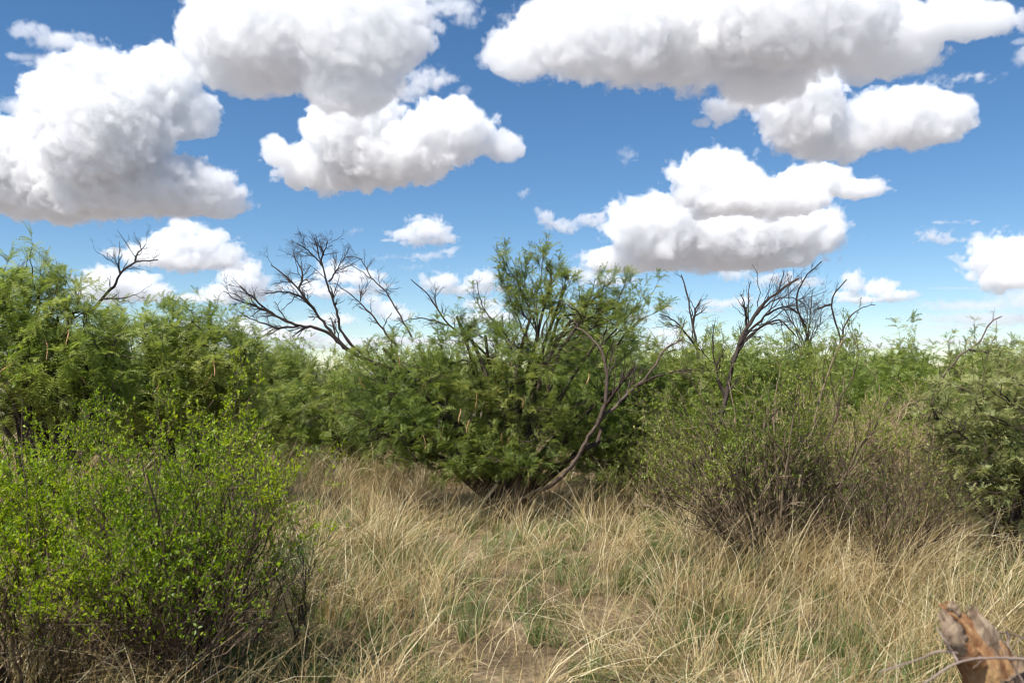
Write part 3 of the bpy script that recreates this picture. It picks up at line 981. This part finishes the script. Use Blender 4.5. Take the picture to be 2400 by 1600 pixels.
# ------------------------------------------------------------------ shrubs
def shrub(name, label, base, h, w, nst, twigmat, leafmat, nleaf, lsize, bare=.3, tl=((6, (.3, .6)), (6, (.15, .35)), (4, (.06, .16))), lean=(0, 0), tips=None, erect=.12, spread=1.0, r0=.011, leaf_t=(.1, 1), group=None, tint0=.5, low=None):
    """many-stemmed shrub: stems and small simple leaves in tufts"""
    base = np.asarray(base, float)
    t = thing(name, label, 'shrub', base, group)
    gw, gl = Geo(), Geo()
    a = R.uniform(0, 2 * np.pi, nst)
    q = np.sqrt(R.uniform(0, 1, nst)) * spread
    b = base + np.stack([np.cos(a) * q * w * .22, np.sin(a) * q * w * .22, np.zeros(nst)], 1)
    e = base + np.stack([np.cos(a) * q * w + lean[0], np.sin(a) * q * w + lean[1], h * (1.0 - .4 * q ** 2) * R.uniform(.6, 1.06, nst) * R.uniform(.6, 1.08, 9)[(a / 6.2832 * 9).astype(int) % 9]], 1)
    m = b + (e - b) * np.array([.35, .35, .55]) + R.normal(0, .05, (nst, 3))
    S = jitter(bez(b, m, e, 11), .012)
    SR = np.linspace(1, .25, 11)[None] * R.uniform(.5, 1.1, (nst, 1)) * r0
    tubes(gw, S, SR, 5)
    par, prad, every = S, SR, [S]
    for per, ln in tl:
        c, cr, _ = spawn(par, prad, per, (bare, 1.0), (.25, .85), ln, 4, .17, erect, (1, .5), .62, .15)
        c[:, :, 2] = np.maximum(c[:, :, 2], base[2] + .02)
        tubes(gw, c, cr, 2 if len(c) > 900 else 3)
        par, prad = c, cr
        every.append(c)
    gw.build('stems', twigmat, t)
    # leaves in small tufts along the finest shoots
    tw = np.concatenate([every[-1], every[-2]]) if every[-1].shape[1] == every[-2].shape[1] else every[-1]
    per = max(1, int(nleaf / len(tw) / 3))
    pos, tan, _ = along(tw, per, *leaf_t)
    keep = pos[:, 2] > base[2] + h * (low or bare) * R.uniform(.6, 1.3, len(pos))
    pos, tan = pos[keep], tan[keep]
    pos = np.repeat(pos, 3, 0) + R.normal(0, .006, (len(pos) * 3, 3))
    tan = np.repeat(tan, 3, 0)
    n = len(pos)
    fwd = unit(tan * .5 + R.normal(0, .6, (n, 3)) + np.array([0, 0, .3]))
    V = np.array([(0, 0, 0), (.5, -.21, .04), (1, 0, -.03), (.5, .21, .04)])
    tm = [(V * lsize, np.array([[0, 1, 2], [0, 2, 3]]))]
    tint = np.clip(tint0 + .22 * np.sin(pos[:, 0] * 3 + pos[:, 2] * 4) + R.normal(0, .22, n), 0, 1)
    scatter(gl, tm, pos, fwd, R.uniform(.6, 1.25, n), tint, 1.6)
    gl.build('foliage', leafmat, t)
    return t


LT = ((5, (.3, .6)), (5, (.15, .35)), (3, (.06, .16)))
shrub('leafy_shrub', 'bright green small-leaved shrub, tallest of the clump beside the grassy clearing', on_ground(100, 4.1), 1.66, .95, 54, M_SHRUBTWIG, M_BRIGHT, 56000, .024, .14, LT, low=.4, erect=.2)
shrub('leafy_shrub', 'lower bright green shrub leaning into the grass, bare twigs underneath', on_ground(440, 4.1), 1.5, .62, 46, M_SHRUBTWIG, M_BRIGHT, 32000, .021, .14, LT, low=.4, erect=.2)
shrub('leafy_shrub', 'bright green shrub at the back of the clump below the drooping mesquite', on_ground(20, 5.6), 1.62, 1.1, 26, M_SHRUBTWIG, M_BRIGHT, 20000, .024, .3, LT, erect=.2)
shrub('leafy_shrub', 'bright green shrub in front of the broad rounded mesquite', on_ground(420, 5.3), 1.55, .75, 32, M_SHRUBTWIG, M_BRIGHT, 22000, .022, .3, LT, erect=.2)
shrub('bare_sapling', 'small almost leafless dark sapling at the edge of the clearing', on_ground(700, 4.4), .92, .16, 3, M_SHRUBTWIG, M_BRIGHT, 90, .016, .3, ((6, (.15, .35)), (4, (.08, .18)), (3, (.04, .09))))
TT = ((6, (.3, .65)), (5, (.15, .4)), (2, (.08, .2)))
shrub('twiggy_shrub', 'brown twiggy shrub with sparse tiny green leaves, dark stems at its foot', on_ground(1810, 7.0), 1.95, 1.25, 64, M_BROWNTWIG, M_OLIVE, 66000, .023, .12, TT, r0=.019, tint0=.6, low=.45)
shrub('twiggy_shrub', 'tan grassy-stemmed shrub with erect straw shoots behind the brown shrub', on_ground(1980, 8.3), 2.1, .8, 46, M_TANTWIG, M_OLIVE, 15000, .02, .3, ((6, (.3, .6)), (5, (.15, .4))), erect=.22, tint0=.7)
shrub('twiggy_shrub', 'tangle of bare tan twigs around the broken branch', on_ground(2130, 7.5), 1.7, .75, 44, M_TANTWIG, M_OLIVE, 4000, .016, .15, ((6, (.3, .7)), (5, (.2, .45)), (2, (.1, .2))), erect=-.03)
shrub('twiggy_shrub', 'low dark twiggy shrub between the brown shrub and the greygreen bush', on_ground(2080, 6.5), 1.25, .75, 34, M_SHRUBTWIG, M_OLIVE, 5000, .015, .3, ((5, (.25, .5)), (5, (.12, .3)), (2, (.08, .2))))
shrub('twiggy_shrub', 'small leafy undergrowth shrub below the bare curving limb', on_ground(1530, 9.0), 1.5, .8, 26, M_BROWNTWIG, M_OLIVE, 12000, .02, .2, ((6, (.25, .5)), (5, (.12, .3))), tint0=.45)
shrub('twiggy_shrub', 'olive undergrowth shrub at the foot of the leaning dead trunk', on_ground(1700, 8.5), 1.25, .8, 26, M_BROWNTWIG, M_OLIVE, 12000, .019, .2, ((6, (.25, .5)), (5, (.12, .3))), tint0=.45)
dg_ = 6.7
mesquite('acacia_bush', 'grey-green fine-leaved acacia bush with dark crooked stems beside the tan tangle', on_ground(2350, dg_), [
    EB(2290, 960, 120, 90, dg_, .6, 1.0), EB(2380, 1060, 130, 110, dg_, .6, 1.0), EB(2270, 1120, 110, 80, dg_, .5, .7), EB(2430, 900, 100, 80, dg_, .6, 1.0), EB(2400, 1190, 100, 60, dg_, .5, .7)],
    26, 220, 1000, 6, LEAF_SMALL, 1.25, M_ACAC, shoots=14, trunk_r=.035, droop=.1)

# ------------------------------------------------------------------ grass
def blades(g, root, h, lean, curl, width, tint, n=5, head=None):
    """arching tapered strips. root (N,3), lean (N,2) horizontal tip offset as share of h"""
    N = len(root)
    s = np.linspace(0, 1, n)
    up = h[:, None] * (s[None] - curl[:, None] * s[None] ** 2.4)
    hx = lean[:, 0:1] * h[:, None] * s[None] ** 1.7
    hy = lean[:, 1:2] * h[:, None] * s[None] ** 1.7
    kink = R.normal(0, .012, (N, n, 2)) * s[None, :, None]
    c = np.stack([root[:, 0:1] + hx + kink[..., 0], root[:, 1:2] + hy + kink[..., 1], root[:, 2:3] + up], -1)
    az = R.uniform(0, np.pi, N)
    sd = np.stack([np.cos(az), np.sin(az), R.normal(0, .2, N)], 1)
    w = width[:, None] * (1 - .75 * s[None])
    Lf, Rt = c - sd[:, None] * w[..., None] * .5, c + sd[:, None] * w[..., None] * .5
    V = np.stack([Lf, Rt], 2)
    idx = np.arange(N * n * 2).reshape(N, n, 2)
    f = np.stack([idx[:, :-1, 0], idx[:, :-1, 1], idx[:, 1:, 1], idx[:, 1:, 0]], -1).reshape(-1, 4)
    g.add(V, f, np.repeat(tint, n * 2))


def field(n, y0, y1, margin=1.2, gamma=1.0):
    """points over the ground the photograph looks at"""
    y = y0 + (y1 - y0) * R.uniform(0, 1, n) ** gamma
    x = R.uniform(-1, 1, n) * (y * .66 + margin)
    return x, y


def patch(x, y, a=1.0, b=0.0):
    return .5 + .5 * np.sin(1.7 * a * x + 1.1 * np.sin(1.3 * a * y + b)) * np.sin(1.5 * a * y + 1.2 * np.sin(1.1 * a * x + 2 + b))


def bare(x, y):
    """open soil spots: lane in front of the camera"""
    c1 = np.exp(-((x - .2) / .38) ** 2 - ((y - 4.3) / .6) ** 2)
    c2 = np.exp(-((x - .75) / .35) ** 2 - ((y - 5.6) / .4) ** 2)
    return np.clip(c1 + .8 * c2, 0, 1)


def tufts(n, y0, y1, per, hr, gamma, straw_dens=None):
    x, y = field(n, y0, y1, 1.0, gamma)
    keep = R.uniform(0, 1, n) > .9 * bare(x, y)
    if hr[1] > .55:
        keep &= R.uniform(0, 1, n) > .5 * np.exp(-((x - .2) / 1.3) ** 2) * (y < 8.5)
    if straw_dens is not None:
        keep &= R.uniform(0, 1, n) < straw_dens(x, y)
    x, y = x[keep], y[keep]
    n = len(x)
    pi = np.repeat(np.arange(n), per)
    N = len(pi)
    rad = R.uniform(.03, .1, n)
    a = R.uniform(0, 2 * np.pi, N)
    q = np.sqrt(R.uniform(0, 1, N))
    rx, ry = x[pi] + rad[pi] * q * np.cos(a), y[pi] + rad[pi] * q * np.sin(a)
    H = R.uniform(*hr, n)[pi] * R.uniform(.45, 1.15, N)
    lane = np.exp(-((x - .1) / 1.5) ** 2) * (y < 9.5)
    H = H * (1 - .32 * lane[pi])
    bias = np.stack([R.normal(.15, .34, n), R.normal(-.05, .32, n)], 1)[pi]
    lean = bias + np.stack([np.cos(a), np.sin(a)], 1) * (q * R.uniform(.1, .9, N))[:, None] + R.normal(0, .12, (N, 2))
    root = np.stack([rx, ry, lump(rx, ry) - .01], 1)
    return root, H, lean, pi, n


gs, gg = Geo(), Geo()
# tall straw in tussocks
for n, y0, y1, per, hr, gam in ((950, 3.2, 8, 42, (.36, .8), .9), (640, 7, 16, 27, (.45, .8), 1.0), (220, 15, 30, 18, (.45, .7), 1.0)):
    root, H, lean, pi, nn = tufts(n, y0, y1, per, hr, gam, lambda x, y: np.where(y < 8, .08, .4) + 1.1 * patch(x, y, 1.25) ** 1.6)
    N = len(H)
    tt = np.clip(.55 + R.normal(0, .2, nn)[pi] + R.normal(0, .24, N), 0, 1)
    far = np.clip(root[:, 1] / 7, 1, 3)
    blades(gs, root, H, lean * 1.3, np.clip(R.normal(.32, .22, N), 0, .85), R.uniform(.0035, .008, N) * far, tt, 5)
# straight tall stalks, denser in front of the brown shrub, the dark shrub foot and the trunks
for n, cx, cy, sx, sy, hh in ((1100, 1.9, 5.5, 1.0, .8, .85), (450, 2.8, 4.6, .7, .7, .7), (420, -1.9, 3.7, .7, .4, .62), (420, .3, 9.2, 1.1, .5, .7), (1300, -2.6, 11, .8, 1.8, .7), (1100, -4.2, 17, 1.0, 3, .75), (400, -.9, 5.2, .35, .8, .7),
                              (700, 1.2, 9.2, .8, .5, .75), (800, -1.4, 9.6, .9, .8, .6), (300, 0.2, 11.5, 2, .8, .7)):
    x, y = R.normal(cx, sx, n), np.maximum(R.normal(cy, sy, n), 3.0)
    root = np.stack([x, y, lump(x, y) - .01], 1)
    H = R.uniform(.45, 1.1, n) * hh
    lean = np.stack([R.normal(.22, .34, n), R.normal(0, .25, n)], 1)
    blades(gs, root, H, lean, np.clip(R.normal(.1, .1, n), 0, .5), R.uniform(.003, .0058, n), np.clip(R.normal(.5, .24, n), 0, 1), 6)
# long bent and fallen straws lying across the tussocks
n = 1700
x, y = field(n, 3.4, 10, .8, 1.0)
root = np.stack([x, y, lump(x, y)], 1)
a = R.normal(.3, 1.1, n)
blades(gs, root, R.uniform(.35, .8, n), np.stack([np.cos(a), np.sin(a) * .8], 1) * R.uniform(.6, 1.4, n)[:, None], R.uniform(.35, .85, n), R.uniform(.003, .006, n), np.clip(R.normal(.68, .2, n), 0, 1), 6)
# thatch lying on the soil
n = 15000
x, y = field(n, 3.0, 14, 1.0, 1.2)
k = R.uniform(0, 1, n) > .55 * bare(x, y)
x, y = x[k], y[k]
n = len(x)
root = np.stack([x, y, lump(x, y) + R.uniform(.0, .05, n)], 1)
a = R.uniform(0, 6.28, n)
blades(gs, root, R.uniform(.08, .3, n), np.stack([np.cos(a), np.sin(a)], 1) * R.uniform(.8, 1.3, n)[:, None], R.uniform(.75, 1.0, n), R.uniform(.002, .0045, n), np.clip(R.normal(.33, .25, n), 0, 1), 3)
# shorter grey-green grass
for n, y0, y1, per, hr, gam in ((1300, 3.2, 9, 42, (.2, .48), .9), (420, 8, 18, 26, (.25, .5), 1.0)):
    root, H, lean, pi, nn = tufts(n, y0, y1, per, hr, gam, lambda x, y: .3 + .9 * (1 - patch(x, y, 1.25)))
    N = len(H)
    tt = np.clip(.42 + R.normal(0, .15, nn)[pi] + R.normal(0, .22, N), 0, 1)
    far = np.clip(root[:, 1] / 7, 1, 3)
    blades(gg, root, H, lean * 1.1, np.clip(R.normal(.3, .15, N), 0, .75), R.uniform(.003, .0065, N) * far, tt, 4)
tag(gs.build('dry_grass', M_STRAW), 'tall dry straw coloured bunchgrass filling the clearing', kind='stuff')
tag(gg.build('green_grass', M_GREENGRASS), 'short grey-green grass tufts growing among the straw', kind='stuff')

# ------------------------------------------------------------------ far scrub out to the horizon
n = 2500
yy = 26 + 500 * R.uniform(0, 1, n) ** 2.2
xx = R.uniform(-.8, .8, n) * yy
zz = R.uniform(.1, 1.0, n) ** .8 * (1.7 + .5 * np.sin(xx * .21 + yy * .13) + .25 * np.sin(xx * .9))
g = Geo()
pos = np.stack([xx, yy, zz], 1)
sc_f = 5.0 * (yy / 45) ** .55
scatter(g, LEAF_COARSE, pos, R.normal(0, 1, (n, 3)) + np.array([0, 0, .5]), sc_f, np.clip(R.normal(.45, .2, n), 0, 1))
tag(g.build('distant_scrub', M_MESQ_D), 'far-off mesquite scrub reaching to the horizon', kind='stuff')

# ------------------------------------------------------------------ broken stump
def stump():
    d = 2.3
    bx, by = (2330 - 1200) / FPX * d, d
    t = thing('broken_stump', 'splintered stump with orange heartwood and peeling bark standing in the grass', 'stump', (bx, by, gz_at(bx, by) - .03))
    # lower body
    def body(lines, k, rough, mat, name, jag=0.0, flat=1.0):
        g = Geo()
        pts = np.array([P(a[0], a[1], d + a[2]) for a in lines])
        rad = np.interp(np.linspace(0, 1, 26), np.linspace(0, 1, len(lines)), [a[3] for a in lines])
        pp = resample(pts, 26)
        pp = jitter(pp[None], .0005)
        ctrl = R.uniform(-1, 1, (5, k))
        fib = np.stack([np.interp(np.linspace(0, 4, 26), np.arange(5), ctrl[:, q_]) for q_ in range(k)], 1)
        ring_rough = (fib * .07 + R.uniform(-1, 1, (1, k)) * (.12 + rough) + R.uniform(-1, 1, (26, k)) * .02)[None]
        tt = unit(np.gradient(pp, axis=1))
        u = unit(np.cross(tt, np.array([0, 1.0, .05])))
        w = np.cross(tt, u)
        a = np.arange(k) * 2 * np.pi / k
        rr = rad[None, :, None] * (1 + ring_rough)
        ring = pp[:, :, None] + rr[..., None] * (np.cos(a)[None, None, :, None] * u[:, :, None] + flat * np.sin(a)[None, None, :, None] * w[:, :, None])
        if jag:
            ring[:, -1] += tt[:, -1][:, None] * R.uniform(-1, 1, (1, k, 1)) * jag
            ring[:, -2] += tt[:, -2][:, None] * R.uniform(-.5, .5, (1, k, 1)) * jag
        V = ring.reshape(-1, 3)
        idx = np.arange(26 * k).reshape(26, k)
        b = np.roll(idx, -1, 1)
        f = np.stack([idx[:-1], b[:-1], b[1:], idx[1:]], -1).reshape(-1, 4)
        g.add(V, f, np.clip(.5 + .45 * fib + R.normal(0, .08, fib.shape), 0, 1).ravel())
        c = pp[0, -1] - tt[0, -1] * jag * .6
        g.add(np.concatenate([ring[0, -1], c[None]]), np.stack([np.arange(k), (np.arange(k) + 1) % k, np.full(k, k)], 1), np.full(k + 1, .4))
        return g.build(name, mat, t)
    base_row = HOR + EYE / d * FPX + 20
    body([(2420, base_row, .05, .16), (2400, 1850, .03, .13), (2370, 1680, .02, .105), (2350, 1600, 0, .095), (2335, 1560, 0, .085)], 22, .1, M_STUMPBARK, 'trunk', .05)
    body([(2335, 1620, 0, .075), (2310, 1560, 0, .07), (2275, 1500, 0, .066), (2245, 1460, -.01, .052), (2225, 1436, -.01, .03), (2215, 1420, -.01, .012)], 20, .12, M_HEART, 'heartwood', .02, .8)
    body([(2345, 1600, -.02, .03), (2325, 1530, -.03, .04), (2305, 1480, -.03, .036), (2285, 1445, -.02, .02)], 14, .2, M_STUMPBARK, 'bark_flake', .05, .45)
    body([(2262, 1530, -.06, .02), (2240, 1500, -.07, .03), (2228, 1470, -.06, .028), (2215, 1445, -.05, .014)], 14, .22, M_STUMPBARK, 'bark_flake', .04, .35)
    body([(2300, 1560, -.05, .018), (2275, 1530, -.065, .02), (2262, 1505, -.065, .012)], 10, .25, M_HEART, 'splinter', .02, .6)
    body([(2250, 1452, -.02, .014), (2228, 1441, -.03, .01), (2206, 1434, -.03, .004)], 8, .2, M_HEART, 'splinter', .01, .7)
    body([(2236, 1436, -.02, .016), (2230, 1422, -.02, .018), (2232, 1412, -.02, .008)], 10, .2, M_STUMPBARK, 'bark_flake', .008, .8)
    for pl, r in (([(2420, 1545, -.1), (2330, 1540, -.12), (2270, 1545, -.12), (2245, 1550, -.12), (2180, 1590, -.12), (2120, 1640, -.1)], .0045),
                  ([(2245, 1550, -.12), (2232, 1525, -.1), (2215, 1500, -.1), (2195, 1470, -.08)], .0035),
                  ([(2245, 1530, -.1), (2200, 1523, -.1), (2150, 1545, -.1), (2060, 1575, -.1)], .0035),
                  ([(2420, 1500, .02), (2360, 1482, 0), (2318, 1480, 0)], .0035),
                  ([(2360, 1478, .0), (2365, 1500, .0), (2355, 1540, -.02)], .005),
                  ([(2410, 1620, -.14), (2385, 1575, -.12), (2370, 1548, -.12)], .0035)):
        limb(t, 'twig', pl, d, r, r * .6, M_TWIGGREY, [(3, (.2, 1), (.03, .1))], k=6)


stump()

# a sandy mound at the end of the lane
mx, my = (755 - 1200) / FPX * 21, 21.0
g = Geo()
q = np.linspace(0, 2 * np.pi, 25)[:-1]
rr = np.linspace(0.02, 1, 9)
ring = np.stack([mx + np.outer(rr, np.cos(q)) * 1.5 * (1 + .1 * np.sin(3 * q)), my + np.outer(rr, np.sin(q)) * 1.2, .42 * np.outer(np.cos(rr * 1.57) ** 1.2, 1 + .12 * np.sin(2 * q + 1)) - .03], -1)
idx = np.arange(9 * 24).reshape(9, 24)
b = np.roll(idx, -1, 1)
g.add(ring, np.stack([idx[:-1], idx[1:], b[1:], b[:-1]], -1).reshape(-1, 4), .5)
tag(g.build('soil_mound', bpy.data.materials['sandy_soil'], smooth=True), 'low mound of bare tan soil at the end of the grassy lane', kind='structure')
